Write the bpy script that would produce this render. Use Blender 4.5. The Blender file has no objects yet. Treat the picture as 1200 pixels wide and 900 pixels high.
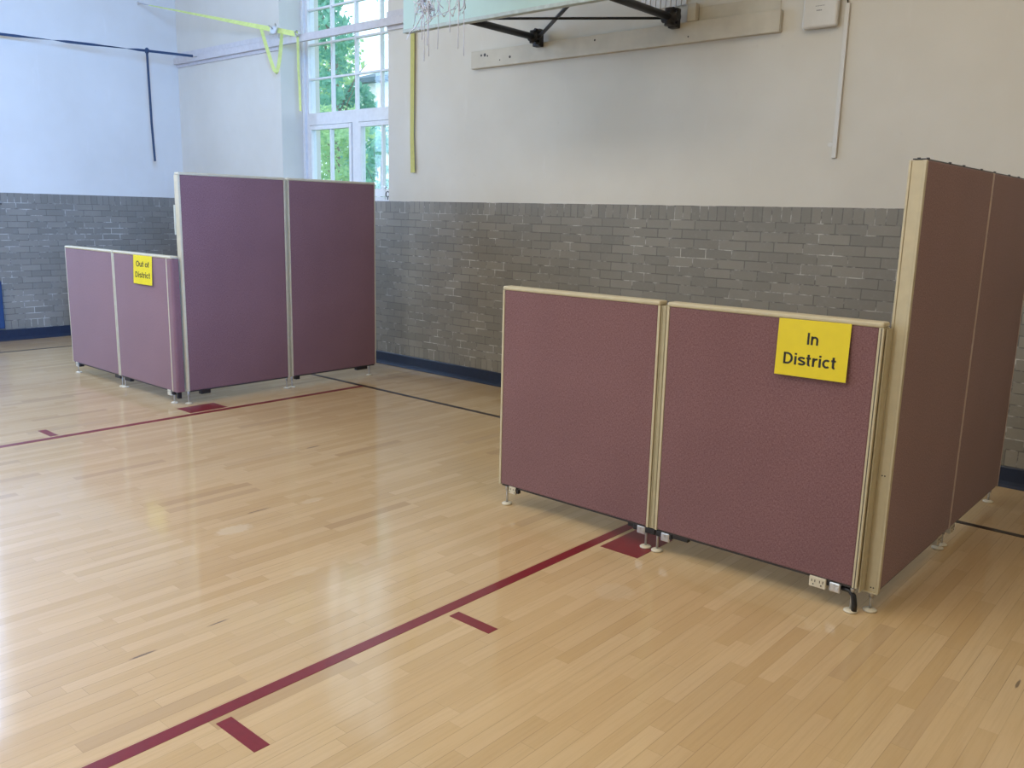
import bpy, bmesh, math, random
from mathutils import Vector, Matrix
random.seed(7)
S = bpy.context.scene
C = S.collection
PI = math.pi

# ------------------------------------------------------------------ camera
YAW, PITCH, ROLL = math.radians(-40.932), math.radians(-11.177), math.radians(1.394)
CAM = Vector((2.195, -4.742, 1.511))
fw = Vector((math.sin(YAW)*math.cos(PITCH), math.cos(YAW)*math.cos(PITCH), math.sin(PITCH)))
r0 = Vector((math.cos(YAW), -math.sin(YAW), 0)); u0 = r0.cross(fw)
rt = r0*math.cos(ROLL) + u0*math.sin(ROLL); up = -r0*math.sin(ROLL) + u0*math.cos(ROLL)
cd = bpy.data.cameras.new('camera'); cam = bpy.data.objects.new('camera', cd); C.objects.link(cam)
cam.matrix_world = Matrix(((rt.x, up.x, -fw.x, CAM.x), (rt.y, up.y, -fw.y, CAM.y), (rt.z, up.z, -fw.z, CAM.z), (0, 0, 0, 1)))
cd.sensor_width = 36; cd.lens = 36*1014.84/1200; cd.clip_start = .05; cd.clip_end = 300
S.camera = cam
S.view_settings.view_transform = 'Standard'; S.view_settings.look = 'None'
S.view_settings.gamma = 1; S.view_settings.use_curve_mapping = False
S.view_settings.exposure = 0.12

# ------------------------------------------------------------------ daylight, lamps and an added blue fill
WORLD = 2.1
w = bpy.data.worlds.new('sky'); S.world = w; w.use_nodes = True
bg = w.node_tree.nodes['Background']
bg.inputs[0].default_value = (.74, .90, 1.0, 1); bg.inputs[1].default_value = WORLD

def area(name, loc, tgt, sx, sy, power, col, spread=180):
    l = bpy.data.lights.new(name, 'AREA'); l.shape = 'RECTANGLE'; l.size = sx; l.size_y = sy
    l.energy = power; l.color = col; l.spread = math.radians(spread)
    o = bpy.data.objects.new(name, l); C.objects.link(o); o.location = loc
    o.rotation_euler = (Vector(tgt)-Vector(loc)).to_track_quat('-Z', 'Y').to_euler()
    return o
BLUE = (.50, .70, 1.0); COOL = (.86, .93, 1.0); WARM = (1.0, .83, .60)
area('daylight_left_window', (-8.46, -2.42, 3.2), (0, -2.42, 3.2-.01), 1.6, 3.1, 120, (.42, .62, 1.0))
area('daylight_left_window', (-8.46, -6.2, 3.2), (0, -6.2, 3.2-.01), 1.6, 3.1, 120, (.50, .68, 1.0))
area('left_wall_blue_fill', (4.9, -6.0, 3.2), (-8.16, -1.3, 2.5), 1.6, 3.1, 165, (.22, .45, 1.0), 42)  # added fill: narrow blue beam from out of view, tints the left wall
area('daylight_front_window', (-6.2, -11.3, 3.2), (-6.2, 0, 3.2-.01), 1.7, 3.1, 90, BLUE)
area('daylight_front_window', (-1.8, -11.3, 3.2), (-1.8, 0, 3.2-.01), 1.7, 3.1, 110, COOL)
area('gym_ceiling_light', (-2.4, -5.6, 5.6), (-2.4, -5.6, 0), 6.0, 2.6, 222, (1.0, .88, .70))
area('gym_ceiling_light', (2.6, -2.8, 5.6), (2.6, -2.8, 0), 2.2, 1.6, 44, (1.0, .66, .28))

# ------------------------------------------------------------------ node helpers
class NT:
    def __init__(s, name):
        s.m = bpy.data.materials.new(name); s.m.use_nodes = True
        s.t = s.m.node_tree; s.n = s.t.nodes; s.b = s.n['Principled BSDF']
    def node(s, ty, **kw):
        n = s.n.new(ty)
        for k, v in kw.items():
            if k.startswith('_'): setattr(n, k[1:], v)
            else: n.inputs[k.replace('__', ' ')].default_value = v
        return n
    def link(s, a, b): s.t.links.new(a, b)
    def math(s, op, a, b=None, c=None):
        n = s.n.new('ShaderNodeMath'); n.operation = op
        for i, v in enumerate((a, b, c)):
            if v is None: continue
            if hasattr(v, 'is_linked'): s.link(v, n.inputs[i])
            else: n.inputs[i].default_value = v
        return n.outputs[0]
    def mix(s, f, a, b):
        n = s.n.new('ShaderNodeMix'); n.data_type = 'RGBA'
        for i, v in ((0, f), (6, a), (7, b)):
            if hasattr(v, 'is_linked'): s.link(v, n.inputs[i])
            elif i == 0: n.inputs[0].default_value = v
            else: n.inputs[i].default_value = (*v, 1)
        return n.outputs[2]
    def ramp(s, f, a, b):
        n = s.n.new('ShaderNodeMapRange'); n.inputs[1].default_value = a; n.inputs[2].default_value = b
        s.link(f, n.inputs[0]); return n.outputs[0]
    def coords(s, kind='Object'):
        tc = s.n.new('ShaderNodeTexCoord'); sp = s.n.new('ShaderNodeSeparateXYZ')
        s.link(tc.outputs[kind], sp.inputs[0]); return tc.outputs[kind], sp.outputs
    def noise(s, vec, scale, detail=3, rough=.5):
        n = s.node('ShaderNodeTexNoise', Scale=scale, Detail=detail, Roughness=rough)
        if vec is not None: s.link(vec, n.inputs['Vector'])
        return n.outputs['Fac']
    def comb(s, x, y, z=0.0):
        n = s.n.new('ShaderNodeCombineXYZ')
        for i, v in enumerate((x, y, z)):
            if hasattr(v, 'is_linked'): s.link(v, n.inputs[i])
            else: n.inputs[i].default_value = v
        return n.outputs[0]
    def bump(s, h, strength=.3, dist=.002):
        n = s.node('ShaderNodeBump', Strength=strength, Distance=dist)
        s.link(h, n.inputs['Height']); s.link(n.outputs[0], s.b.inputs['Normal'])
    def base(s, c):
        if hasattr(c, 'is_linked'): s.link(c, s.b.inputs['Base Color'])
        else: s.b.inputs['Base Color'].default_value = (*c, 1)
    def set(s, **kw):
        for k, v in kw.items(): s.b.inputs[k.replace('__', ' ')].default_value = v
        return s

def simple(name, col, rough=.5, metal=0, var=.12, scale=25, bump=0):
    t = NT(name); v, _ = t.coords()
    n = t.noise(v, scale, 4)
    t.base(t.mix(t.ramp(n, .3, .7), tuple(c*(1-var) for c in col), tuple(min(1, c*(1+var)) for c in col)))
    t.set(Roughness=rough, Metallic=metal)
    if bump: t.bump(n, bump, .001)
    return t.m

M = {}
# plaster
def plaster():
    t = NT('painted_plaster'); v, xyz = t.coords()
    big = t.ramp(t.noise(v, .9, 4, .6), .35, .7)
    c = t.mix(big, (.60, .575, .505), (.66, .64, .575))
    sp = t.ramp(t.noise(v, 14, 5, .7), .66, .74)
    c = t.mix(t.math('MULTIPLY', sp, .35), c, (.50, .48, .44))
    vs = t.comb(t.math('MULTIPLY', xyz[0], 3.0), t.math('MULTIPLY', xyz[1], 3.0), t.math('MULTIPLY', xyz[2], .5))
    st = t.ramp(t.noise(vs, 3, 4, .7), .62, .78)
    c = t.mix(t.math('MULTIPLY', st, .3), c, (.72, .71, .68))
    t.base(c); t.set(Roughness=.62); t.bump(t.noise(v, 45, 4, .6), .25, .002)
    return t.m
M['plaster'] = plaster()
def brick(name, bw, rh, z0, off):
    t = NT(name); v, xyz = t.coords()
    u = t.math('ADD', xyz[0], xyz[1]); zz = t.math('SUBTRACT', xyz[2], z0)
    b = t.node('ShaderNodeTexBrick', Scale=1.0, Mortar__Size=.0036, Mortar__Smooth=.25, Bias=0.0, Brick__Width=bw, Row__Height=rh)
    b.offset = off; b.offset_frequency = 2
    wob = t.math('MULTIPLY', t.math('SUBTRACT', t.noise(v, 9, 2), .5), .006)
    t.link(t.comb(t.math('ADD', u, wob), t.math('ADD', zz, wob)), b.inputs['Vector'])
    b.inputs['Color1'].default_value = (.200, .186, .152, 1); b.inputs['Color2'].default_value = (.262, .243, .198, 1)
    n = t.ramp(t.noise(v, 1.3, 3, .6), .35, .68)
    n2 = t.ramp(t.noise(v, 4.5, 4, .7), .50, .62)
    mort = t.mix(n2, (.12, .112, .095), (.55, .53, .47))
    t.link(mort, b.inputs['Mortar'])
    c = t.mix(t.math('MULTIPLY', n, .45), b.outputs['Color'], (.145, .135, .112))
    c = t.mix(t.math('MULTIPLY', t.ramp(t.noise(v, 30, 4, .7), .55, .75), .25), c, (.30, .29, .27))
    t.base(c); t.set(Roughness=.42)
    h = t.math('ADD', t.math('MULTIPLY', b.outputs['Fac'], -1.0), t.math('MULTIPLY', t.noise(v, 60, 4), .35))
    t.bump(h, .45, .004)
    return t.m
M['brick'] = brick('grey_painted_brick', .203, .0668, .221, .5)
M['brick_top'] = brick('grey_brick_header_course', .0680, .104, 1.489, 0)
M['brick_low'] = brick('grey_brick_base_course', .0680, .100, .121, 0)

def floor_mat():
    t = NT('maple_strip_floor'); v, xyz = t.coords()
    W = .0572
    xr = t.math('DIVIDE', xyz[0], W); row = t.math('FLOOR', xr)
    wn = t.node('ShaderNodeTexWhiteNoise', _noise_dimensions='1D'); t.link(row, wn.inputs['W'])
    yy = t.math('DIVIDE', t.math('ADD', xyz[1], t.math('MULTIPLY', wn.outputs['Value'], 7.0)), .52)
    idx = t.math('FLOOR', yy)
    wn2 = t.node('ShaderNodeTexWhiteNoise', _noise_dimensions='2D'); t.link(t.comb(row, idx), wn2.inputs['Vector'])
    tone = wn2.outputs['Value']
    c = t.mix(tone, (.575, .405, .205), (.67, .50, .285))
    # grain streaks along Y
    g = t.noise(t.comb(t.math('MULTIPLY', xyz[0], 90), t.math('MULTIPLY', xyz[1], 3.0), tone), 1.0, 5, .65)
    c = t.mix(t.math('MULTIPLY', t.ramp(g, .45, .75), .30), c, (.40, .26, .12))
    dk = t.node('ShaderNodeTexWhiteNoise', _noise_dimensions='2D'); t.link(t.comb(idx, row), dk.inputs['Vector'])
    c = t.mix(t.math('MULTIPLY', t.ramp(dk.outputs['Value'], .93, .95), .35), c, (.36, .23, .12))
    # seams
    fx = t.math('FRACT', xr); fy = t.math('FRACT', yy)
    ex = t.math('LESS_THAN', t.math('MINIMUM', fx, t.math('SUBTRACT', 1.0, fx)), .018)
    ey = t.math('LESS_THAN', fy, .0022)
    seam = t.math('MAXIMUM', ex, ey)
    sv = t.ramp(t.noise(v, 2.3, 2), .35, .75)
    c = t.mix(t.math('MULTIPLY', seam, t.math('ADD', .15, t.math('MULTIPLY', sv, .5))), c, (.20, .12, .06))
    # worn pale patches and small dark gouges, with a shape of their own
    def blob(px, py, a, b, soft=.35):
        dx = t.math('DIVIDE', t.math('SUBTRACT', xyz[0], px), a); dy = t.math('DIVIDE', t.math('SUBTRACT', xyz[1], py), b)
        d = t.math('SQRT', t.math('ADD', t.math('MULTIPLY', dx, dx), t.math('MULTIPLY', dy, dy)))
        d = t.math('ADD', d, t.math('MULTIPLY', t.math('SUBTRACT', t.noise(v, 40, 3), .5), .7))
        n = t.n.new('ShaderNodeMapRange'); n.inputs[1].default_value = 1; n.inputs[2].default_value = 1-soft
        t.link(d, n.inputs[0]); return n.outputs[0]
    for (px, py, a, b, k) in ((-1.35, -2.65, .06, .105, .75), (-1.44, -2.135, .035, .08, .5), (.354, -1.95, .09, .10, .35), (-.706, -2.70, .04, .07, .3)):
        c = t.mix(t.math('MULTIPLY', blob(px, py, a, b), k), c, (.72, .60, .42))
    for (px, py, a, b) in ((-.520, -3.50, .007, .055), (-1.5, -2.42, .006, .08), (-.55, -3.2, .005, .05), (1.75, -1.6, .006, .04), (-2.3, -1.5, .008, .06)):
        c = t.mix(t.math('MULTIPLY', blob(px, py, a, b), .85), c, (.13, .09, .06))
    dirt = t.ramp(t.noise(v, 1.1, 4, .6), .45, .8)
    c = t.mix(t.math('MULTIPLY', dirt, .16), c, (.42, .35, .26))
    t.base(c)
    rn = t.noise(v, 3, 3)
    t.link(t.math('ADD', .40, t.math('MULTIPLY', rn, .10)), t.b.inputs['Roughness'])
    t.bump(t.math('MULTIPLY', seam, -1.0), .15, .001)
    t.set(Coat__Weight=.85, Coat__Roughness=.10, Specular__IOR__Level=.35)
    return t.m
M['floor'] = floor_mat()
def paint(name, col):
    t = NT(name); v, _ = t.coords()
    n = t.ramp(t.noise(v, 22, 5, .7), .3, .8)
    t.base(t.mix(n, tuple(c*.88 for c in col), tuple(c*1.12 for c in col))); t.set(Roughness=.32, Coat__Weight=.25, Coat__Roughness=.18)
    return t.m
M['red'] = paint('crimson_court_paint', (.205, .008, .018))
M['black'] = paint('black_court_paint', (.030, .022, .020))
M['baseboard'] = simple('navy_rubber_base', (.009, .019, .045), .45)

def fabric(name, a, b):
    t = NT(name); v, xyz = t.coords()
    u = t.math('ADD', xyz[0], xyz[1])
    k = 1/.0027
    n1 = t.noise(t.comb(t.math('MULTIPLY', u, k), t.math('MULTIPLY', xyz[2], k*.28)), 1, 3, .7)
    n2 = t.noise(t.comb(t.math('MULTIPLY', u, k*.28), t.math('MULTIPLY', xyz[2], k)), 1, 3, .7)
    s = t.math('MULTIPLY', t.math('ADD', n1, n2), .5)
    c = t.mix(t.ramp(s, .38, .62), a, b)
    big = t.ramp(t.noise(v, 2.2, 3), .35, .7)
    c = t.mix(t.math('MULTIPLY', big, .18), c, tuple(x*.75 for x in a))
    t.base(c); t.set(Roughness=.95, Specular__IOR__Level=.2, Sheen__Weight=.25, Sheen__Roughness=.5)
    t.bump(s, .5, .0012)
    return t.m
M['fabric'] = fabric('mauve_woven_fabric', (.142, .066, .072), (.295, .163, .174))
M['beige'] = simple('beige_painted_metal', (.55, .49, .335), .42, var=.05)
M['beige_dk'] = simple('beige_channel_metal', (.44, .39, .255), .45, var=.06)
M['rail'] = simple('dark_bottom_rail', (.04, .035, .035), .5)
M['blackp'] = simple('black_plastic', (.014, .014, .016), .4)
M['steel'] = simple('zinc_steel', (.55, .55, .55), .35, .8)
M['taupe'] = simple('taupe_trim', (.55, .45, .40), .5)
M['ivory'] = simple('ivory_plastic', (.66, .61, .48), .35, var=.04)
M['slot'] = simple('outlet_slot', (.05, .045, .04), .6)
M['yellow'] = simple('yellow_sign_paper', (.97, .79, .012), .45, var=.03)
M['ink'] = simple('black_ink', (.012, .012, .012), .5)
M['white'] = simple('white_window_paint', (.74, .76, .78), .4, var=.04)
M['grey_bar'] = simple('grey_rail_paint', (.56, .54, .55), .5, var=.06)
M['board'] = simple('pale_green_backboard', (.44, .62, .58), .35, var=.07, scale=3)
M['board_edge'] = simple('backboard_edge', (.42, .50, .49), .5)
M['iron'] = simple('black_iron', (.020, .021, .024), .45, .3)
M['cord'] = simple('white_net_cord', (.70, .70, .72), .8)
M['orange'] = simple('orange_rim_paint', (.62, .16, .04), .4)
M['wood_paint'] = simple('cream_painted_timber', (.55, .515, .425), .55, var=.06, scale=9, bump=.2)
M['weby'] = simple('yellow_green_webbing', (.66, .76, .26), .7, var=.08)
M['webo'] = simple('mustard_yellow_webbing', (.52, .50, .15), .7, var=.06)
M['webb'] = simple('blue_webbing', (.022, .05, .105), .7)
M['pad'] = simple('navy_wall_pad', (.015, .05, .14), .5)
M['apw'] = simple('white_router_plastic', (.62, .61, .57), .35, var=.02)
M['grey_mark'] = simple('grey_print', (.22, .22, .22), .5)
M['paper'] = simple('cream_paper', (.80, .74, .52), .7, var=.03)
M['bark'] = simple('tree_bark', (.26, .23, .18), .9, bump=.5)
M['grass'] = simple('lawn', (.10, .22, .05), .95, var=.3, scale=3)
M['stucco'] = simple('pale_stucco', (.86, .87, .88), .8)
M['roof'] = simple('slate_blue_roof', (.10, .16, .20), .7)
M['ceil'] = simple('ceiling_paint', (.70, .68, .63), .8, var=.04)
def leaf(name, a, b):
    t = NT(name); v, _ = t.coords()
    t.base(t.mix(t.ramp(t.noise(v, 6, 3, .7), .35, .65), a, b)); t.set(Roughness=.55)
    tr = t.node('ShaderNodeBsdfTranslucent'); tr.inputs[0].default_value = (*b, 1)
    mx = t.node('ShaderNodeMixShader'); mx.inputs[0].default_value = .4
    t.link(t.b.outputs[0], mx.inputs[1]); t.link(tr.outputs[0], mx.inputs[2])
    t.link(mx.outputs[0], t.n['Material Output'].inputs[0]); return t.m
M['leaf'] = leaf('green_leaves', (.08, .30, .30), (.32, .62, .44))
M['leaf2'] = leaf('yellow_green_leaves', (.16, .40, .26), (.55, .75, .38))
def pane_mat(name, tint, gl):
    t = NT(name); t.n.remove(t.b)
    tr = t.node('ShaderNodeBsdfTransparent'); tr.inputs[0].default_value = (*tint, 1)
    g = t.node('ShaderNodeBsdfGlossy', Roughness=.03); mx = t.node('ShaderNodeMixShader'); mx.inputs[0].default_value = gl
    t.link(tr.outputs[0], mx.inputs[1]); t.link(g.outputs[0], mx.inputs[2])
    t.link(mx.outputs[0], t.n['Material Output'].inputs[0]); return t.m
M['glass'] = pane_mat('window_glass', (.95, .98, 1), .04)
M['sleeve'] = pane_mat('clear_plastic_sleeve', (.97, .97, .96), .035)

# ------------------------------------------------------------------ mesh helpers
class MB:
    def __init__(s): s.bm = bmesh.new()
    def box(s, x0, x1, y0, y1, z0, z1, mi=0, bev=0, seg=2):
        r = bmesh.ops.create_cube(s.bm, size=1)
        vs = r['verts']
        for v in vs:
            v.co = Vector((x0+(v.co.x+.5)*(x1-x0), y0+(v.co.y+.5)*(y1-y0), z0+(v.co.z+.5)*(z1-z0)))
        fs = set(f for v in vs for f in v.link_faces)
        for f in fs: f.material_index = mi
        if bev:
            es = list(set(e for v in vs for e in v.link_edges))
            bmesh.ops.bevel(s.bm, geom=es, offset=bev, segments=seg, profile=.5, affect='EDGES')
        return s
    def tube(s, pts, r, seg=10, mi=0, cap=True):
        pts = [Vector(p) for p in pts]; rings = []
        n = len(pts)
        for i, p in enumerate(pts):
            d = (pts[min(i+1, n-1)]-pts[max(i-1, 0)]).normalized()
            ref = Vector((0, 0, 1)) if abs(d.z) < .9 else Vector((1, 0, 0))
            a = d.cross(ref).normalized(); b = d.cross(a)
            rr = r[i] if isinstance(r, (list, tuple)) else r
            rings.append([s.bm.verts.new(p + rr*(a*math.cos(2*PI*k/seg)+b*math.sin(2*PI*k/seg))) for k in range(seg)])
        for i in range(n-1):
            for k in range(seg):
                f = s.bm.faces.new((rings[i][k], rings[i][(k+1) % seg], rings[i+1][(k+1) % seg], rings[i+1][k])); f.material_index = mi; f.smooth = True
        if cap:
            for rg in (rings[0], rings[-1]):
                f = s.bm.faces.new(rg); f.material_index = mi
        return s
    def torus(s, c, R, r, n=32, seg=8, axis=2):
        c = Vector(c); rings = []
        for i in range(n):
            a = 2*PI*i/n; ring = []
            for k in range(seg):
                b = 2*PI*k/seg; q = [(R+r*math.cos(b))*math.cos(a), (R+r*math.cos(b))*math.sin(a), r*math.sin(b)]
                if axis == 1: q = [q[0], q[2], q[1]]
                ring.append(s.bm.verts.new(c+Vector(q)))
            rings.append(ring)
        for i in range(n):
            for k in range(seg):
                f = s.bm.faces.new((rings[i][k], rings[(i+1) % n][k], rings[(i+1) % n][(k+1) % seg], rings[i][(k+1) % seg])); f.smooth = True
        return s
    def ribbon(s, pts, wd, width, th=.002):
        """flat webbing: pts centre line, wd list of width directions"""
        L = []
        for i, p in enumerate(pts):
            p = Vector(p); d = (Vector(pts[min(i+1, len(pts)-1)])-Vector(pts[max(i-1, 0)])).normalized()
            wv = Vector(wd[i] if isinstance(wd, list) else wd); wv = (wv - d*wv.dot(d)).normalized()
            nn = d.cross(wv).normalized()
            ww = width[i] if isinstance(width, list) else width
            L.append([s.bm.verts.new(p+a*wv*ww/2+b*nn*th/2) for a, b in ((1, 1), (-1, 1), (-1, -1), (1, -1))])
        for i in range(len(L)-1):
            for k in range(4): s.bm.faces.new((L[i][k], L[i][(k+1) % 4], L[i+1][(k+1) % 4], L[i+1][k]))
        s.bm.faces.new(L[0]); s.bm.faces.new(L[-1]); return s
    def build(s, name, mats, parent=None, loc=None):
        bmesh.ops.recalc_face_normals(s.bm, faces=s.bm.faces)
        me = bpy.data.meshes.new(name); s.bm.to_mesh(me); s.bm.free()
        for m in (mats if isinstance(mats, (list, tuple)) else [mats]): me.materials.append(M[m])
        o = bpy.data.objects.new(name, me); C.objects.link(o)
        if parent: o.parent = parent
        if loc: o.location = loc
        return o
def box(name, mat, x0, x1, y0, y1, z0, z1, parent=None, bev=0):
    return MB().box(x0, x1, y0, y1, z0, z1, bev=bev).build(name, mat, parent)
def thing(name, label, cat, loc=(0, 0, 0), rz=0, group=None):
    o = bpy.data.objects.new(name, None); C.objects.link(o); o.location = loc; o.rotation_euler = (0, 0, rz)
    o['label'] = label; o['category'] = cat
    o.empty_display_size = .1
    if group: o['group'] = group
    return o
def tag(o, label, cat, group=None):
    o['label'] = label; o['category'] = cat
    if group: o['group'] = group
    return o
def struct(o, label=None):
    o['kind'] = 'structure'
    if label: o['label'] = label
    return o
def arc(cx, cy, rx, ry, a0, a1, n=14):
    return [(cx+rx*math.cos(math.radians(a0+(a1-a0)*i/n)), cy+ry*math.sin(math.radians(a0+(a1-a0)*i/n))) for i in range(n+1)]
# grotesque capitals and small letters as pen strokes: cap height 1, x-height .73, stroke .19
GL = {
 'I': (.30, [[(.15, 0), (.15, 1)]]),
 'D': (.80, [[(.14, 0), (.14, 1)], [(.06, .915), (.34, .915)]+arc(.34, .5, .33, .415, 90, -90)+[(.06, .085)]]),
 'O': (.86, [arc(.43, .5, .335, .425, 0, 360, 28)]),
 'n': (.66, [[(.13, 0), (.13, .73)], [(.13, .42)]+arc(.335, .42, .195, .225, 165, 0, 12)+[(.53, 0)]]),
 'i': (.29, [[(.145, 0), (.145, .73)], [(.145, .84), (.145, 1.0)]]),
 's': (.62, [arc(.31, .525, .205, .125, 20, 250, 14)+arc(.31, .21, .215, .135, 80, -160, 16)]),
 't': (.40, [[(.17, .97), (.17, .19)]+arc(.27, .17, .10, .095, 180, 285, 8), [(.02, .655), (.35, .655)]]),
 'r': (.45, [[(.13, 0), (.13, .73)], [(.13, .38)]+arc(.36, .40, .22, .245, 165, 75, 8)]),
 'c': (.62, [arc(.33, .365, .225, .29, 48, 312, 20)]),
 'u': (.66, [[(.13, .73), (.13, .28)]+arc(.325, .28, .195, .20, 180, 345, 12), [(.53, 0), (.53, .73)]]),
 'o': (.68, [arc(.34, .365, .235, .29, 0, 360, 24)]),
 'f': (.38, [[(.16, 0), (.16, .80)]+arc(.275, .80, .115, .12, 180, 85, 8), [(.02, .655), (.34, .655)]]),
 ' ': (.30, []),
}
def letter(name, ch, ox, oz, sx, sz, parent, mat='ink', sw=.165):
    bm = bmesh.new(); y0, y1 = -.0008, -.0002
    for st_ in GL[ch][1]:
        P_ = [Vector((p[0], p[1])) for i_, p in enumerate(st_) if i_ == 0 or math.hypot(p[0]-st_[i_-1][0], p[1]-st_[i_-1][1]) > 1e-4]; closed = (P_[0]-P_[-1]).length < 1e-4
        if closed: P_ = P_[:-1]
        n = len(P_); A = []
        for i, p in enumerate(P_):
            if closed: d0 = (p-P_[i-1]).normalized(); d1 = (P_[(i+1) % n]-p).normalized()
            else:
                d1 = (P_[min(i+1, n-1)]-P_[min(i, n-2)]).normalized(); d0 = (P_[max(i, 1)]-P_[max(i-1, 0)]).normalized()
            nn = Vector((-(d0+d1).y, (d0+d1).x)).normalized(); k = sw/2/max(.5, nn.dot(Vector((-d1.y, d1.x))))
            r_ = []
            for (q, y) in ((p+nn*k, y0), (p-nn*k, y0), (p-nn*k, y1), (p+nn*k, y1)):
                r_.append(bm.verts.new((ox+q.x*sx, y, oz+q.y*sz)))
            A.append(r_)
        for i in range(n if closed else n-1):
            for k in range(4): bm.faces.new((A[i][k], A[i][(k+1) % 4], A[(i+1) % n][(k+1) % 4], A[(i+1) % n][k]))
        if not closed: bm.faces.new(A[0]); bm.faces.new(A[-1])
    bmesh.ops.recalc_face_normals(bm, faces=bm.faces)
    me = bpy.data.meshes.new(name); bm.to_mesh(me); bm.free(); me.materials.append(M[mat])
    o = bpy.data.objects.new(name, me); C.objects.link(o); o.parent = parent; return o
def word(body, width, cap, cx, zb, parent):
    tot = sum(GL[c][0] for c in body); sx = width/tot; x = cx-width/2
    for c in body:
        if c != ' ': letter('lettering', c, x, zb, sx, cap, parent)
        x += GL[c][0]*sx

# ------------------------------------------------------------------ room shell
XL, XR, YB, YF, ZC = -8.163, 4.6, .876, -11.0, 5.7
BT = 1.593          # top of the brick dado
WT = .50            # wall thickness
OX0, OX1, OZ1 = -6.03, -4.30, 4.75   # back window opening
f = MB().box(XL-.5, XR+.5, YF-.5, YB+.5, -.2, 0).build('floor', 'floor'); struct(f)
struct(MB().box(XL-.5, XR+.5, YF-.5, YB+.5, ZC, ZC+.2).build('ceiling', 'ceil'))
def wall(name, along, a0, a1, c0, c1, holes):
    """along: 0 = X, 1 = Y; brick bands below, plaster above; holes are (s0, s1, z1) openings above the brick"""
    m = MB()
    def bx(s0, s1, z0, z1, mi):
        if along == 0: m.box(s0, s1, c0, c1, z0, z1, mi)
        else: m.box(c0, c1, s0, s1, z0, z1, mi)
    bx(a0, a1, 0, .221, 3); bx(a0, a1, .221, 1.489, 1); bx(a0, a1, 1.489, BT, 2)
    s = a0
    for (h0, h1, z1) in sorted(holes):
        bx(s, h0, BT, ZC, 0); bx(h0, h1, z1, ZC, 0); s = h1
    bx(s, a1, BT, ZC, 0)
    return struct(m.build(name, ['plaster', 'brick', 'brick_top', 'brick_low']))
wall('wall_back', 0, XL-.5, XR+.5, YB, YB+WT, [(OX0, OX1, OZ1)])
LW = [(-3.30, -1.56, OZ1), (-7.07, -5.33, OZ1)]
wall('wall_left', 1, YF-.5, YB, XL-WT, XL, LW)
RW = [(-6.87, -5.13, OZ1)]  # opening added for the blue fill lamp
FW = [(-7.1, -5.3, OZ1), (-2.7, -.9, OZ1)]
wall('wall_front', 0, XL-.5, XR+.5, YF-WT, YF, FW)
wall('wall_right', 1, YF-.5, YB, XR, XR+WT, RW)

def baseboard(name, along, a0, a1, c, sgn):
    """rubber cove base: straight skirt with a curved toe"""
    prof = [(0, .121), (.010, .121), (.013, .115), (.013, .035), (.018, .015), (.030, .003), (.030, 0), (0, 0)]
    m = MB(); rings = []
    for s in (a0, a1):
        rings.append([m.bm.verts.new((s, c+sgn*d, z) if along == 0 else (c+sgn*d, s, z)) for d, z in prof])
    n = len(prof)
    for k in range(n): m.bm.faces.new((rings[0][k], rings[0][(k+1) % n], rings[1][(k+1) % n], rings[1][k]))
    m.bm.faces.new(rings[0]); m.bm.faces.new(rings[1])
    return struct(m.build(name, 'baseboard'))
baseboard('baseboard_back', 0, XL, XR, YB, -1)
baseboard('baseboard_left', 1, YF, YB-.03, XL, 1)
baseboard('baseboard_right', 1, YF, YB-.03, XR, -1)

# ---- court markings, painted on the floor (thin films)
E_ = .0012
def film(name, mat, x0, x1, y0, y1, k=1):
    return MB().box(x0, x1, y0, y1, -.0005, E_*k).build(name, mat, f)
film('lane_line', 'red', -.0508, 0, -5.4, -.001)
film('lane_line', 'red', -3.658, -3.607, -5.4, -.001)
film('lane_line', 'red', -3.607, -.0508, -5.4, -5.349)
film('end_line', 'black', XL+.04, XR-.04, -.021, .021, 1.3)
film('side_line', 'black', -7.40, -7.36, -10.5, -.021)
G = .0254; L_ = .2285
film('lane_block', 'red', G, L_, -1.281-.305, -1.281)
film('lane_block', 'red', -3.658-L_, -3.658-G, -1.281-.305, -1.281)
for y in (-2.521, -3.495):
    film('lane_mark', 'red', G, L_, y-.0508, y)
    film('lane_mark', 'red', -3.658-L_, -3.658-G, y-.0508, y)

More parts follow.
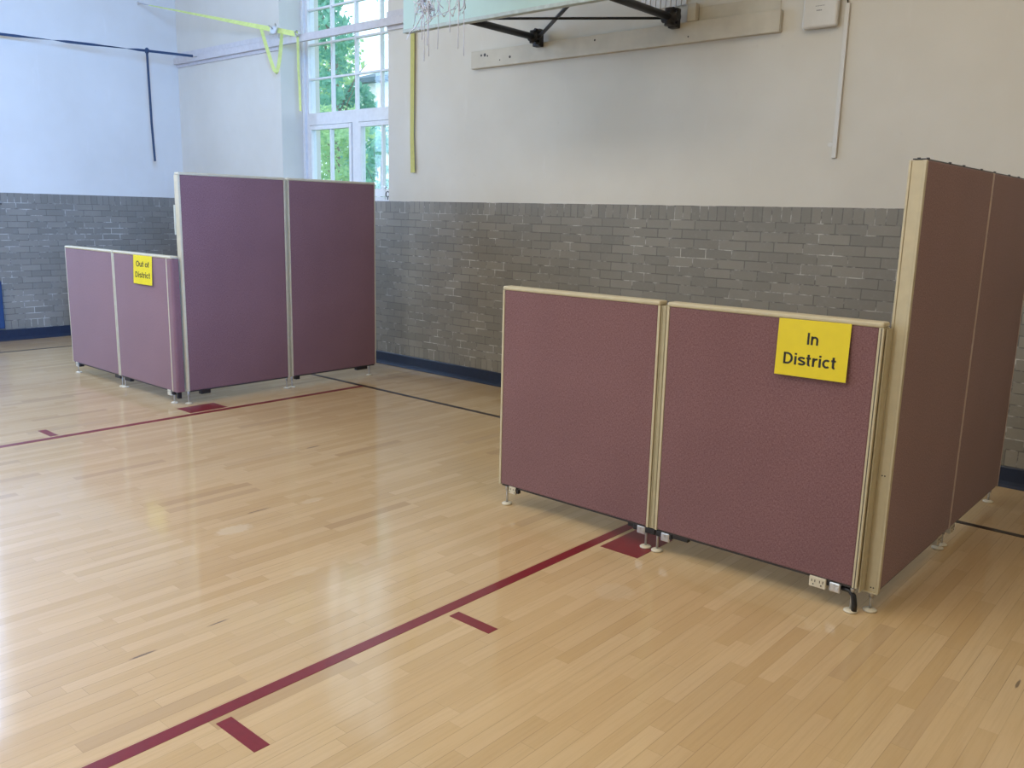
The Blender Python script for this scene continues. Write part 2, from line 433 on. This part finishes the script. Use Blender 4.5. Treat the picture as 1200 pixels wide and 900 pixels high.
# ---- windows
def window(name, cx, cy, rz, z0=BT, width=1.73, z1=OZ1, sill=True):
    """built in local space: x across, +y outwards, opening face at y=0"""
    W = bpy.data.objects.new(name, None); C.objects.link(W); W.location = (cx, cy, 0); W.rotation_euler = (0, 0, rz)
    W['kind'] = 'structure'; h = width/2; D = .30
    m = MB()
    zt0, zt1 = 2.392, 2.517
    m.box(-h, -h+.075, D, D+.09, z0, z1); m.box(h-.075, h, D, D+.09, z0, z1)
    m.box(-h+.075, h-.075, D, D+.09, zt0, zt1); m.box(-h+.075, h-.075, D, D+.09, z1-.09, z1); m.box(-h+.075, h-.075, D, D+.09, z0, z0+.045)
    m.box(-.05, .05, D, D+.09, z0+.045, zt0)
    m.box(-h-.0, -h+.035, D-.03, D, z0, z1); m.box(h-.035, h, D-.03, D, z0, z1)
    m.build('window_frame', 'white', W)
    for sx in (-1, 1):
        a, b = sorted((sx*.052, sx*(h-.078)))
        q = MB(); fr = .045
        q.box(a+.004, a+fr, D-.012, D+.045, z0+.05, zt0-.006, bev=.004); q.box(b-fr, b-.004, D-.012, D+.045, z0+.05, zt0-.006, bev=.004)
        q.box(a+fr, b-fr, D-.012, D+.045, z0+.05, z0+.125); q.box(a+fr, b-fr, D-.012, D+.045, zt0-.05, zt0-.006)
        sash = q.build('casement_sash', 'white', W)
        mid = (a+b)/2
        MB().box(mid-.011, mid+.011, D+.0, D+.04, z0+.125, zt0-.05).build('muntin', 'white', sash)
        MB().box(a+fr, b-fr, D+.018, D+.022, z0+.125, zt0-.05).build('glass_pane', 'glass', sash)
    q = MB(); x0, x1 = -h+.075, h-.075; step = (x1-x0)/4
    for k in (1, 2, 3): q.box(x0+k*step-.012, x0+k*step+.012, D+.01, D+.05, zt1, z1-.09)
    z = zt1+.352
    while z < z1-.2:
        q.box(x0, x1, D+.012, D+.048, z-.010, z+.010); z += .352
    q.build('muntin_grid', 'white', W)
    MB().box(x0, x1, D+.027, D+.031, zt1, z1-.09).build('glass_pane', 'glass', W)
    if sill: MB().box(-h+.001, h-.001, .01, D-.03, z0, z0+.012).build('window_sill', 'white', W)
    return W
window('window_1', (OX0+OX1)/2, YB, 0)
w2 = window('window_2', XL, (LW[0][0]+LW[0][1])/2, PI/2)
MB().box(-.92, 1.20, -.05, -.0, 1.468, 1.482).build('window_sill', 'rail', w2)
window('window_3', XL, (LW[1][0]+LW[1][1])/2, PI/2)
window('window_6', XR, -6.0, -PI/2)  # unseen window, added to go with the blue fill lamp
for i, h_ in enumerate(FW): window('window_%d' % (4+i), (h_[0]+h_[1])/2, YF, PI, width=h_[1]-h_[0])

# ---- picture rail that runs round and across the window
m = MB(); m.box(XL, XR, YB-.055, YB-.018, 3.168, 3.240, bev=.004); m.box(XL, OX0, YB-.018, YB, 3.135, 3.30); m.box(OX1, -2.6, YB-.018, YB, 3.135, 3.30)
struct(m.build('trim_1', 'grey_bar'))

# ------------------------------------------------------------------ office partitions
T = .056
def foot(parent, x, ztop, y=0, mat='beige'):
    m = MB()
    m.tube([(x, y, .010), (x, y, ztop)], .0055, 10)
    m.tube([(x, y, ztop-.035), (x, y, ztop)], .010, 10)
    f_ = m.build('levelling_foot', 'steel', parent)
    g = MB().tube([(x, y, .0015), (x, y, .006), (x, y, .010), (x, y, .013)], [.026, .027, .022, .008], 24).build('glide', 'ivory', f_)
    return f_
def outlet(parent, x, z, y, side=-1, face='ivory', w_=.060, h_=.042):
    m = MB(); m.box(x-w_/2, x+w_/2, min(y, y-side*.03), max(y, y-side*.03), z-h_/2, z+h_/2, bev=.003)
    o = m.build('power_outlet', face, parent)
    s = MB(); yy0, yy1 = sorted((y+side*.0008, y-side*.001))
    for dx in (-.016, .016):
        s.box(x+dx-.008, x+dx-.005, yy0, yy1, z+.0, z+.010); s.box(x+dx+.005, x+dx+.008, yy0, yy1, z+.0, z+.010)
        s.tube([(x+dx, yy0, z-.010), (x+dx, yy1, z-.010)], .003, 8)
    s.build('socket_slots', 'slot', o)
    return o
def connector_plate(parent, x, z, y, side=-1):
    m = MB(); m.box(x-.023, x+.023, min(y, y-side*.012), max(y, y-side*.012), z-.022, z+.020, bev=.006)
    m.tube([(x-.006, y+side*.004, z+.003), (x-.006, y, z+.003)], .007, 12)
    m.tube([(x+.010, y+side*.003, z-.006), (x+.010, y, z-.006)], .005, 12)
    return m.build('connector_plate', 'steel', parent)
def partition(name, label, L, H, z0, loc, rz, cap=True, group=None, trim0=.012, trim1=.012, feet=(.035, None), capx=(0, 0), tm='beige'):
    P = thing(name, label, 'office partition', loc, rz, group)
    top = H-(.020 if cap else .004)
    m = MB(); m.box(trim0, L-trim1, -T/2, T/2, z0, top, bev=.006, seg=3); m.build('fabric_panel', 'fabric', P)
    for (a, b) in ((0, trim0), (L-trim1, L)):
        q = MB(); q.box(a, b, -T/2-.0015, -T/2+.014, z0-.004, top, bev=.0015); q.box(a, b, T/2-.014, T/2+.0015, z0-.004, top, bev=.0015)
        q.box(a+.002, b-.002, -T/2+.012, T/2-.012, z0-.004, top)
        q.build('edge_trim', tm, P)
    MB().box(.015, L-.015, -T/2+.008, T/2-.008, z0-.010, z0+.001).build('bottom_rail', 'rail', P)
    if cap:
        c = MB(); c.box(-capx[0], L+capx[1], -T/2-.004, T/2+.004, H-.021, H, bev=.0085, seg=4); c.build('top_cap', 'beige', P)
    for x in (feet[0], L-feet[0] if feet[1] is None else L-feet[1]): foot(P, x, z0-.002)
    return P
def joint_strip(parent, x0, x1, z0, z1, fy=-T/2+.006, name='connector_strip'):
    m = MB(); m.box(x0, x1, fy, -fy, z0, z1)
    for sx in (x0+.003, x1-.006): m.box(sx, sx+.003, fy-.003, fy, z0, z1)
    return m.build(name, 'beige_dk', parent)

grpN = None
YN = -1.475+T/2; LH = 1.150; Z0 = .115; TH = 1.735
A = partition('office_partition', 'low mauve fabric partition with a beige cap, left half of the near desk-height screen', .920, LH, Z0, (-.712, YN, 0), 0, feet=(.035, .025))
joint_strip(A, .922, .950, Z0-.004, LH-.02)
outlet(A, .088, .093, -T/2+.004, w_=.046, h_=.040)
MB().box(.112, .128, -.02, .0, .08, .112, bev=.003).build('outlet_bracket', 'blackp', A)
ra = MB(); ra.box(.832, .952, -T/2+.010, T/2-.010, .078, .106, bev=.004); ra.box(.80, .835, -T/2+.014, T/2-.014, .085, .106, bev=.003)
ra.build('power_raceway', 'blackp', A)
connector_plate(A, .877, .088, -T/2+.008)
B = partition('office_partition', 'low mauve fabric partition carrying the yellow In District sign', .914, LH, Z0, (.242, YN, 0), 0, feet=(.003, .023), trim1=.019)
MB().box(.9035, .9065, -T/2-.0022, -T/2+.004, Z0-.004, LH-.0215).build('trim_groove', 'slot', B)
rb = MB(); rb.box(.0, .085, -T/2+.010, T/2-.010, .078, .106, bev=.004); rb.box(.085, .165, -T/2+.014, T/2-.014, .086, .106, bev=.004)
rb.build('power_raceway', 'blackp', B)
connector_plate(B, .052, .085, -T/2+.008)
outlet(B, .760, .090, -T/2+.0, w_=.068, h_=.044)
connector_plate(B, .828, .088, -T/2+.006)
cb = MB(); cb.tube([(.845, 0, .088), (.880, 0, .086), (.898, -.004, .070), (.905, -.006, .035), (.906, -.006, .010)], .011, 10); cb.build('power_whip', 'blackp', B)
MB().box(.750, .85, -.018, .018, .085, .106, bev=.003).build('outlet_bracket', 'blackp', B)

# tall near pair, running towards the brick wall
YT0 = -1.398; XN = 1.187
def tallp(label, L, y0, group=None, wide=False, cap=False, X=XN):
    return partition('office_partition', label, L, TH, .095, (X, y0, 0), PI/2, cap=cap, group=group, trim0=.010 if not wide else .004, trim1=.0055, feet=(.012, .045), tm='beige' if cap else 'taupe')
Cn = tallp('tall mauve fabric partition with a wide beige end post, beside the low In District screen', .965, YT0, wide=True)
e = MB(); e.box(-.006, .004, -T/2+.008, T/2-.008, .088, TH-.006); e.box(-.009, .012, -T/2-.002, -T/2+.007, .088, TH-.006, bev=.001); e.box(-.009, .012, T/2-.007, T/2+.002, .088, TH-.006, bev=.001)
e.box(-.013, .006, -T/2-.001, T/2+.001, .083, .089); e.box(-.060, -.006, T/2-.004, T/2+.001, .092, LH-.025)
ep = e.build('end_post', 'beige', Cn)
s = MB()
for (sy, z) in ((-.006, .56), (.004, .56), (-.010, .105), (.0, .105)): s.tube([(-.0068, sy, z), (-.005, sy, z)], .003, 8)
s.build('screw_holes', 'slot', ep)
def clips(P, L):
    xs = [i*.235+.03+.04*(i % 2) for i in range(int(L/.235))]
    m = MB()
    m.box(.004, L-.004, -T/2+.006, T/2-.006, TH-.005, TH+.001)
    for x in xs:
        m.box(x, x+.014, -T/2+.004, -T/2+.012, TH-.004, TH+.005); m.box(x+.03, x+.036, T/2-.014, T/2-.004, TH-.004, TH+.008)
    m.build('top_channel', 'blackp', P)
clips(Cn, .965)
Dn = tallp('tall mauve fabric partition ending just short of the brick wall, behind its beige-post neighbour', .950, YT0+.969)
clips(Dn, .950)
outlet(Cn, .855, .068, -T/2+.006, w_=.07); outlet(Dn, .10, .068, -T/2+.006, w_=.07)

# far group
XF0 = -5.842; YFm = -1.500; ZF = .105; LF = 1.135
A2 = partition('office_partition', 'low mauve fabric partition at the far left end of the Out of District screen', .908, LF, ZF, (XF0, YFm, 0), 0, feet=(.035, .015), trim0=.006)
joint_strip(A2, .909, .923, ZF-.004, LF-.02)
outlet(A2, .06, ZF-.022, -T/2+.004, w_=.045, h_=.04)
MB().box(.09, .115, -.02, .02, ZF-.04, ZF-.008, bev=.003).build('outlet_bracket', 'blackp', A2)
MB().box(.80, .90, -.018, .018, ZF-.036, ZF-.008, bev=.003).build('power_raceway', 'blackp', A2)
B2 = partition('office_partition', 'low mauve fabric partition carrying the yellow Out of District sign', .880, LF, ZF, (XF0+.924, YFm, 0), 0, feet=(.02, .04), capx=(0, .065))
MB().box(.05, .15, -.018, .018, ZF-.036, ZF-.008, bev=.003).build('power_raceway', 'blackp', B2)
outlet(B2, .805, ZF-.022, -T/2+.004, w_=.05, h_=.046)
MB().box(.835, .865, -.02, .02, ZF-.036, ZF-.006, bev=.003).build('outlet_bracket', 'blackp', B2)
cp = MB()   # fabric covered rounded corner post
prof = [(.882, -.028), (.925, -.028)]+[(.925+.022*math.sin(a), -.006-.022*math.cos(a)) for a in (PI/8, PI/4, 3*PI/8)]+[(.947, -.006), (.947, .030), (.882, .030)]
r1 = [cp.bm.verts.new((x, y, ZF-.004)) for x, y in prof]; r2 = [cp.bm.verts.new((x, y, LF-.021)) for x, y in prof]
for k in range(len(prof)): cp.bm.faces.new((r1[k], r1[(k+1) % len(prof)], r2[(k+1) % len(prof)], r2[k]))
cp.bm.faces.new(r1); cp.bm.faces.new(r2)
cpo = cp.build('corner_post', 'fabric', B2)
MB().box(.905, .935, -.02, .012, .05, ZF-.005, bev=.003).build('post_bracket', 'blackp', cpo)
XFm = -3.978; YF0 = -1.450
C2 = partition('office_partition', 'tall mauve fabric partition standing at the corner of the Out of District screen', .920, TH+.012, ZF, (XFm, YF0, 0), PI/2, trim0=.012, trim1=.014, feet=(.012, .015))
joint_strip(C2, .921, .944, ZF-.004, TH-.01)
MB().box(.11, .19, -.02, .02, ZF-.04, ZF-.008, bev=.003).build('power_raceway', 'blackp', C2)
D2 = partition('office_partition', 'tall mauve fabric partition of the far screen, below the window and nearest the brick wall', .915, TH+.012, ZF, (XFm, YF0+.945, 0), PI/2, trim0=.012, trim1=.008, feet=(.012, .06))
MB().box(.04, .08, -.02, .02, ZF-.036, ZF-.008, bev=.003).build('power_raceway', 'blackp', D2)
MB().box(.70, .82, -.02, .02, ZF-.036, ZF-.008, bev=.003).build('power_outlet', 'blackp', D2)
# end cap plate of the far tall panel
MB().box(-.004, .0, -T/2, T/2, ZF-.002, TH-.008).build('end_post', 'beige', C2)
# cream paper on the hidden side, its edge sticking out
pp = tag(MB().box(-.001, .001, -.012, .20, -.11, .11).build('paper_notice', 'paper'), 'narrow cream strip of a paper notice sticking out from the far tall partition edge', 'paper')
pp.location = (XFm-T/2-.012, YF0+.0, 1.40); pp.rotation_euler = (0, 0, .25)

# ---- signs
def sign(name, label, lines, cx, y, ztop, w_, h_, tilt, roll):
    R = thing(name, label, 'sign', (cx, y, ztop)); R.rotation_euler = (tilt, roll, 0)
    MB().box(-w_/2, w_/2, -.0004, .0004, -h_, 0).build('paper_sheet', 'yellow', R)
    for i, (txt, wd, cp_, zb, dx) in enumerate(lines):
        word(txt, wd, cp_, dx, zb, R)
    MB().box(-w_/2-.004, w_/2+.004, -.0035, -.0030, -h_-.006, .001).build('plastic_sleeve', 'sleeve', R)
    return R
sign('paper_sign', 'yellow sheet reading In District in a clear sleeve on the near low partition',
     [('In', .050, .046, -.094, .000), ('District', .214, .046, -.177, -.006)], .897, -1.475-.0045, LH-.018, .284, .222, math.radians(-3.5), math.radians(-.6))
sign('paper_sign', 'yellow sheet reading Out of District on the far low partition',
     [('Out of', .215, .044, -.088, .0), ('District', .245, .044, -.172, .0)], -4.402, YFm-T/2-.0045, LF-.016, .300, .222, math.radians(-2.5), 0)

# ------------------------------------------------------------------ basketball goal
YBd = -.45; bx0, bx1 = -2.61, -.78; bz = 2.720
Gt = thing('basketball_goal', 'pale green wall-mounted basketball backboard with a frayed net and black braces', 'basketball hoop', (-1.81, YB, 2.7))
gx, gy, gz = -1.81, YB, 2.7
def gl(m): 
    for v in m.bm.verts: v.co -= Vector((gx, gy, gz))
    return m
m = MB(); m.box(bx0, bx1, YBd, YBd+.035, bz+.02, bz+.92, bev=.004); gl(m).build('backboard', 'board', Gt)
m = MB(); m.box(bx0, bx1, YBd-.004, YBd+.045, bz, bz+.024, bev=.003); m.box(bx0, bx0+.02, YBd+.035, YBd+.045, bz+.024, bz+.92); m.box(bx1-.02, bx1, YBd+.035, YBd+.045, bz+.024, bz+.92)
for x in (-2.50, -2.28, -1.72, -1.25, -1.17, -.9): m.tube([(x, YBd-.006, bz+.012), (x, YBd-.004, bz+.012)], .006, 8)
gl(m).build('board_frame', 'board_edge', Gt)
RC = Vector((-1.645, YBd-.55, 3.01))
m = MB(); m.torus(RC, .2286, .009, 40, 8); m.box(-1.77, -1.63, YBd-.33, YBd-.01, 2.99, 3.005); m.box(-1.79, -1.61, YBd-.012, YBd, 2.93, 3.06)
rim = gl(m).build('rim', 'orange', Gt)
# net: diamond mesh of cords, frayed below
m = MB(); rnd = random.Random(3)
def ring(k, lv): 
    a = 2*PI*(k+.5*(lv % 2))/12; R = [.226, .200, .170, .145, .122, .108][lv]
    z = 3.0-.072*lv
    return RC+Vector((R*math.cos(a), R*math.sin(a), z-3.01))
for lv in range(5):
    for k in range(12):
        if lv >= 3 and rnd.random() < .18: continue
        for dk in ((0, -1) if lv % 2 == 0 else (0, 1)):
            a = ring(k, lv); b = ring(k+dk, lv+1); mid = (a+b)/2+Vector((rnd.uniform(-.012, .012), rnd.uniform(-.012, .012), -.008))
            m.tube([a, mid, b], .0030, 5)
for k in range(26):   # tangled, hanging loops on one side
    a = ring(k % 3+6, 4); 
    pts = [a]; q = a.copy()
    for j in range(6):
        q = q+Vector((rnd.uniform(-.030, .030), rnd.uniform(-.030, .030), rnd.uniform(-.045, .022))); pts.append(q.copy())
    m.tube(pts, .0028, 5)
for (k, ln) in ((6, .22), (7, .26), (8, .15), (9, .19), (5, .17), (0, .20), (1, .23), (11, .12)):
    a = ring(k, 4)+Vector((0, 0, -.0)); m.tube([a, a+Vector((rnd.uniform(-.01, .01), rnd.uniform(-.01, .01), -ln/2-.04)), a+Vector((rnd.uniform(-.012, .012), 0, -ln-.08))], .0026, 5)
m.tube([ring(0, 4)+Vector((-.02, 0, -.06)), ring(9, 4)+Vector((0, 0, -.13)), ring(7, 4)+Vector((.01, 0, -.07))], .002, 5)
gl(m).build('net', 'cord', rim)
# arms
za = 2.865
m = MB(); m.tube([(-2.43, YB-.10, za), (-2.43, YBd+.05, za)], .026, 12); gl(m).build('support_arm', 'iron', Gt)
m = MB(); m.tube([(-1.20, YB-.10, za), (-1.20, YBd+.05, za)], .026, 12); gl(m).build('support_arm', 'iron', Gt)
m = MB(); m.tube([(-2.40, YB-.10, za), (-1.22, -.20, za+.02)], .014, 10); gl(m).build('cross_brace', 'iron', Gt)
m = MB(); m.tube([(-1.22, YB-.10, za), (-2.40, -.05, za-.005)], .009, 10); gl(m).build('cross_brace', 'iron', Gt)
for x, k in ((-2.43, 1), (-1.20, 1.25)):
    m = MB(); m.tube([(x, YB-.13, za-.045*k), (x, YB-.13, za+.045*k)], .030*k, 14); m.tube([(x-.05*k, YB-.12, za), (x+.05*k, YB-.12, za)], .026*k, 12)
    m.box(x-.035, x+.035, YB-.10, YB-.0435, za-.065, za+.065, bev=.006)
    for dz in (-.05, .05): m.tube([(x+.03, YB-.15, za+dz), (x+.03, YB-.10, za+dz)], .010, 6)
    gl(m).build('pivot_bracket', 'iron', Gt)

# timber mounting boards
def board(label, x0, x1, z0, z1, th, chip=None):
    m = MB(); m.box(x0, x1, YB-th, YB-.0005, z0, z1, bev=.004)
    return tag(m.build('mounting_board', 'wood_paint'), label, 'board')
mb = board('long cream painted timber board fixed across the wall below the backboard', -3.19, -.432, 2.700, 2.838, .042)
for (x, z, r) in ((-3.07, 2.80, .010), (-3.03, 2.80, .014), (-3.0, 2.79, .008), (-2.86, 2.745, .006), (-2.75, 2.76, .011), (-1.9, 2.80, .008), (-1.1, 2.74, .006)):
    MB().tube([(x, YB-.0425, z), (x, YB-.041, z)], r, 9).build('chipped_hole', 'slot', mb)
bb = board('short thin cream backing board above the right end of the long board', -1.045, -.45, 2.8385, 2.932, .008)
board('small cream timber block beside the right black pivot bracket', -1.115, -1.048, 2.8385, 2.955, .05)
rv = MB()
for k in range(9): rv.box(-1.52+k*.042, -1.52+k*.042+.036, YB-.014, YB-.0005, 2.96, 3.13, bev=.003)
tag(rv.build('ribbed_panel', 'white'), 'small white ribbed wall panel behind the right brace arm', 'wall panel')

# ------------------------------------------------------------------ access point and raceway
ap = thing('wireless_access_point', 'white rounded wireless router box mounted high on the wall', 'router', (-.168, YB, 2.80))
m = MB(); m.box(-.112, .112, -.052, -.012, -.108, .17, bev=.016, seg=4); 
hs = m.build('housing', 'apw', ap)
MB().box(-.08, .08, -.013, 0, -.07, .13).build('wall_bracket', 'blackp', ap)
m = MB()
for k in range(7): m.box(-.030+k*.0085, -.030+k*.0085+.006, -.0526, -.0518, .020, .024)
m.build('printed_mark', 'grey_mark', hs)
m = MB()
for k in range(4): m.box(-.022+k*.009, -.022+k*.009+.007, -.0526, -.0518, -.008, -.001)
m.build('printed_mark', 'grey_mark', hs)
rw = thing('cable_raceway', 'slim white vertical cable raceway below the wireless router box', 'cable cover', (-.010, YB, 1.90))
MB().box(-.014, .014, -.018, 0, 0, .925, bev=.003).build('cover', 'apw', rw)
cbm = MB().tube([(.0, -.010, .915), (-.005, -.016, .955), (-.020, -.012, .99), (-.028, -.012, 1.03)], .004, 8).build('network_cable', 'blackp', rw)
tag(MB().tube([(-.045, YB-.0015, 1.985), (-.045, YB+.001, 1.985)], [.016, .018], 9).build('plaster_patch', 'apw'), 'small chipped plaster patch at the lower end of the white raceway', 'wall patch')

# ------------------------------------------------------------------ straps
def hook(m, p, d, s=1):
    p = Vector(p); d = Vector(d).normalized(); m.torus(p+d*.02*s, .018*s, .0035*s, 16, 6, axis=1)
    m.tube([p+d*.035*s, p+d*.075*s], .006*s, 8)
YR = YB-.055
# yellow green strap: from the left wall to the rail by the window
P0 = Vector((XL+.02, .40, 3.79)); P1 = Vector((-5.60, YR-.01, 3.235))
st = thing('tie_down_strap', 'yellow-green webbing strap with buckle and hanging loop, stretched above the window corner', 'strap', P1)
N = 24; pts = [(P0.lerp(P1, i/N))-P1 for i in range(2, N+1)]
wds = []; ws = []
for i in range(2, N+1):
    tt = i/N; a = 1.35*(1-tt)**.8
    wds.append((0, math.sin(a), math.cos(a))); ws.append(.022+.030*min(1, tt*1.2))
MB().ribbon(pts, wds, ws, .003).build('webbing', 'weby', st)
D = (P1-P0)
def on(t_): return P0+D*t_-P1
m = MB(); hook(m, on(0), D); m.tube([on(0)+D*.02, on(.085)], .005, 8); m.build('anchor_hook', 'steel', st)
m = MB(); b0 = on(.865); m.box(b0.x-.05, b0.x+.05, b0.y-.02, b0.y+.015, b0.z-.045, b0.z+.03, bev=.004)
m.tube([b0+Vector((-.07, -.02, .045)), b0+Vector((.0, -.025, .005))], .007, 8); m.tube([b0+Vector((.05, -.02, .05)), b0+Vector((.07, -.02, -.04))], .007, 8); m.tube([b0+Vector((-.06, -.02, -.04)), b0+Vector((.08, -.02, -.045))], .006, 8)
m.build('ratchet_buckle', 'steel', st)
m = MB(); m.torus(on(1)+Vector((-.01, -.015, .01)), .028, .006, 18, 6, axis=1); m.tube([on(1)+Vector((-.05, -.02, .03)), on(1)+Vector((.03, -.02, -.02))], .006, 8); m.build('snap_hook', 'steel', st)
a = on(.80); b = on(.955)
lp = []; lw = []
for i in range(15):
    u = i/14; x = a.lerp(b, u*.75+.12*math.sin(u*PI)); sag = .41*(1-abs(2*u-1)**1.35)
    lp.append(Vector((x.x, x.y-.02, x.z-.02-sag))); lw.append((math.sin(3.2*u)*.7, .5, .35*math.cos(5*u)))
MB().ribbon(lp, lw, .036, .002).build('hanging_loop', 'weby', st)
e1 = on(1)+Vector((.01, -.02, -.03))
MB().ribbon([e1, e1+Vector((.0, 0, -.3)), e1+Vector((.012, 0, -.5)), e1+Vector((.018, 0, -.72))], [(0.5, .6, 0), (.35, .8, 0), (.8, .5, 0), (.9, .35, 0)], .026, .002).build('hanging_tail', 'weby', st)

# long yellow strap hanging down the wall from the rail
hs_ = thing('hanging_strap', 'mustard yellow webbing strap hanging straight down the wall beside the backboard', 'strap', (-3.945, YB-.020, 3.17))
MB().ribbon([(0, 0, 0), (-.003, 0, -.5), (-.006, 0, -1.0), (.006, 0, -1.315)], (1, 0, 0), [.052, .052, .050, .058], .002).build('webbing', 'webo', hs_)
m = MB(); m.torus((0, -.008, .012), .026, .005, 18, 6, axis=1); m.build('hook', 'steel', hs_)

# blue strap: from an eye on the back wall to the left wall beyond the picture
E0 = Vector((-7.60, YB-.03, 3.21)); E1 = Vector((XL+.02, -1.58, 3.19))
q0 = E0.lerp(E1, .0)
bs = thing('tie_down_strap', 'dark blue webbing strap with a knotted tail, stretched across the far left corner', 'strap', E0)
Db = E1-E0
n = 20; pts = [Db*(.03+.97*i/n) for i in range(n+1)]
wd = [(.15, 0, 1) if i < 4 else ((.9, .1, .35*math.sin(i)) if i % 6 < 3 else (.4, .1, .8)) for i in range(n+1)]
MB().ribbon(pts, wd, .028, .003).build('webbing', 'webb', bs)
kt = Db*.235
m = MB(); m.torus(kt, .022, .014, 14, 8, axis=1); m.tube([kt+Vector((-.05, 0, .01)), kt, kt+Vector((.05, 0, .0))], [.012, .026, .012], 10); m.build('knot', 'webb', bs)
MB().ribbon([kt, kt+Vector((.01, .0, -.4)), kt+Vector((.02, 0, -.8)), kt+Vector((.05, 0, -1.21))], (1, .3, 0), .034, .003).build('hanging_tail', 'webb', bs)
m = MB(); hook(m, Vector((0, 0, 0)), Db, .9); m.tube([(0.06, .03, .0), (0, 0, 0)], .006, 8); m.torus((.03, .01, .0), .022, .004, 14, 6, axis=1); m.build('anchor_hook', 'steel', bs)

# dark blue pad on the left wall, low down
pd = thing('wall_pad', 'dark blue pad fixed low on the left brick wall at the picture edge', 'wall pad', (XL, -1.62, .14))
MB().box(0, .05, -.32, .32, 0, .52, bev=.012).build('pad_cover', 'pad', pd)

# small things on the window sill
SZ = BT+.0125
lk = thing('sill_clamp', 'small dark clamp with a ring standing at the right end of the window sill', 'clamp', (-4.40, YB+.12, SZ))
m = MB(); m.box(-.00, .07, -.03, .03, 0, .085, bev=.008); m.box(.015, .055, -.02, .02, .085, .11, bev=.005); m.build('clamp_body', 'blackp', lk)
m = MB(); m.torus((-.055, 0, .055), .026, .005, 18, 6, axis=1); m.tube([(-.055, 0, .029), (-.055, 0, .0)], .005, 8); m.build('ring', 'blackp', lk)
m = MB(); m.box(-.12, -.085, 0, .02, .115, .135, bev=.004); m.tube([(-.10, .01, .0), (-.10, .01, .12)], .004, 6); m.build('latch_stem', 'steel', lk)

# ------------------------------------------------------------------ outside
gr = MB().box(-80, 20, YB+WT+.05, 70, -1.2, -1.0).build('lawn', 'grass'); gr['kind'] = 'structure'
def tree(name, label, x, y, z0, h, r, nleaf, mat, seed, group=None, trunk=.18, leafs=.10, nbl=14):
    rnd = random.Random(seed)
    Tt = thing(name, label, 'tree' if trunk > .06 else 'hedge', (x, y, z0), 0, group)
    m = MB(); m.tube([(0, 0, 0), (.1, 0, h*.3), (0, .1, h*.55), (.1, 0, h*.8)], [trunk, trunk*.8, trunk*.6, trunk*.2], 10)
    for k in range(6):
        a = k*1.05; z = h*(.35+.07*k); m.tube([(0, 0, z), (r*.35*math.cos(a), r*.35*math.sin(a), z+h*.12), (r*.5*math.cos(a), r*.5*math.sin(a), z+h*.15)], [trunk*.25, trunk*.12, trunk*.04], 6)
    m.build('trunk', 'bark', Tt)
    bl = []
    for k in range(nbl):
        a = rnd.uniform(0, 2*PI); rr = r*rnd.uniform(.1, .75); bl.append((rr*math.cos(a), rr*math.sin(a), h*rnd.uniform(.30, .92), r*rnd.uniform(.25, .45)))
    me = bpy.data.meshes.new('foliage'); V = []; F = []
    for i in range(nleaf):
        bx_, by, bz_, br = bl[rnd.randrange(nbl)]
        d = Vector((rnd.gauss(0, 1), rnd.gauss(0, 1), rnd.gauss(0, 1))).normalized()*br*rnd.uniform(.6, 1.05)
        c = Vector((bx_, by, bz_))+d
        u = Vector((rnd.gauss(0, 1), rnd.gauss(0, 1), rnd.gauss(0, 1))).normalized(); v = u.orthogonal().normalized(); s = leafs*rnd.uniform(.6, 1.4)
        k0 = len(V); V += [c-u*s, c+v*s*.5, c+u*s, c-v*s*.5]; F.append((k0, k0+1, k0+2, k0+3))
    me.from_pydata([tuple(v) for v in V], [], F); me.materials.append(M[mat])
    fo = bpy.data.objects.new('foliage', me); C.objects.link(fo); fo.parent = Tt
    return Tt
tree('leafy_tree', 'tall green tree filling the left panes of the window', -18.4, 11.0, -1.0, 11.5, 2.0, 5200, 'leaf', 1)
tree('leafy_tree', 'airy yellow-green tree outside, behind the tall green one', -30.5, 20.0, -1.0, 11.5, 3.6, 4200, 'leaf2', 2, leafs=.13)
tree('bushy_shrub', 'rounded yellow-green shrub outside the lower left casement', -12.7, 6.7, -1.0, 4.7, 1.1, 2600, 'leaf2', 4, trunk=.05, leafs=.06)
tree('bushy_shrub', 'blue-green shrub outside the lower right casement', -13.6, 8.6, -1.0, 4.6, .75, 1000, 'leaf', 5, trunk=.05, leafs=.07)
bd = thing('house', 'pale house with a slate blue roof seen through the right upper panes', 'house', (-34.5, 29, -1))
MB().box(-5, 5, 0, 6, 0, 9.6).build('house_wall', 'stucco', bd)
m = MB(); m.box(-5.5, 5.5, -.5, 6.5, 9.6, 9.85)
v = [m.bm.verts.new(c) for c in ((-5.5, -.5, 9.85), (5.5, -.5, 9.85), (5.5, 6.5, 9.85), (-5.5, 6.5, 9.85), (-4, 3, 11.0), (4, 3, 11.0))]
for ff in ((0, 1, 5, 4), (1, 2, 5), (2, 3, 4, 5), (3, 0, 4)): m.bm.faces.new([v[i] for i in ff])
m.build('house_roof', 'roof', bd)
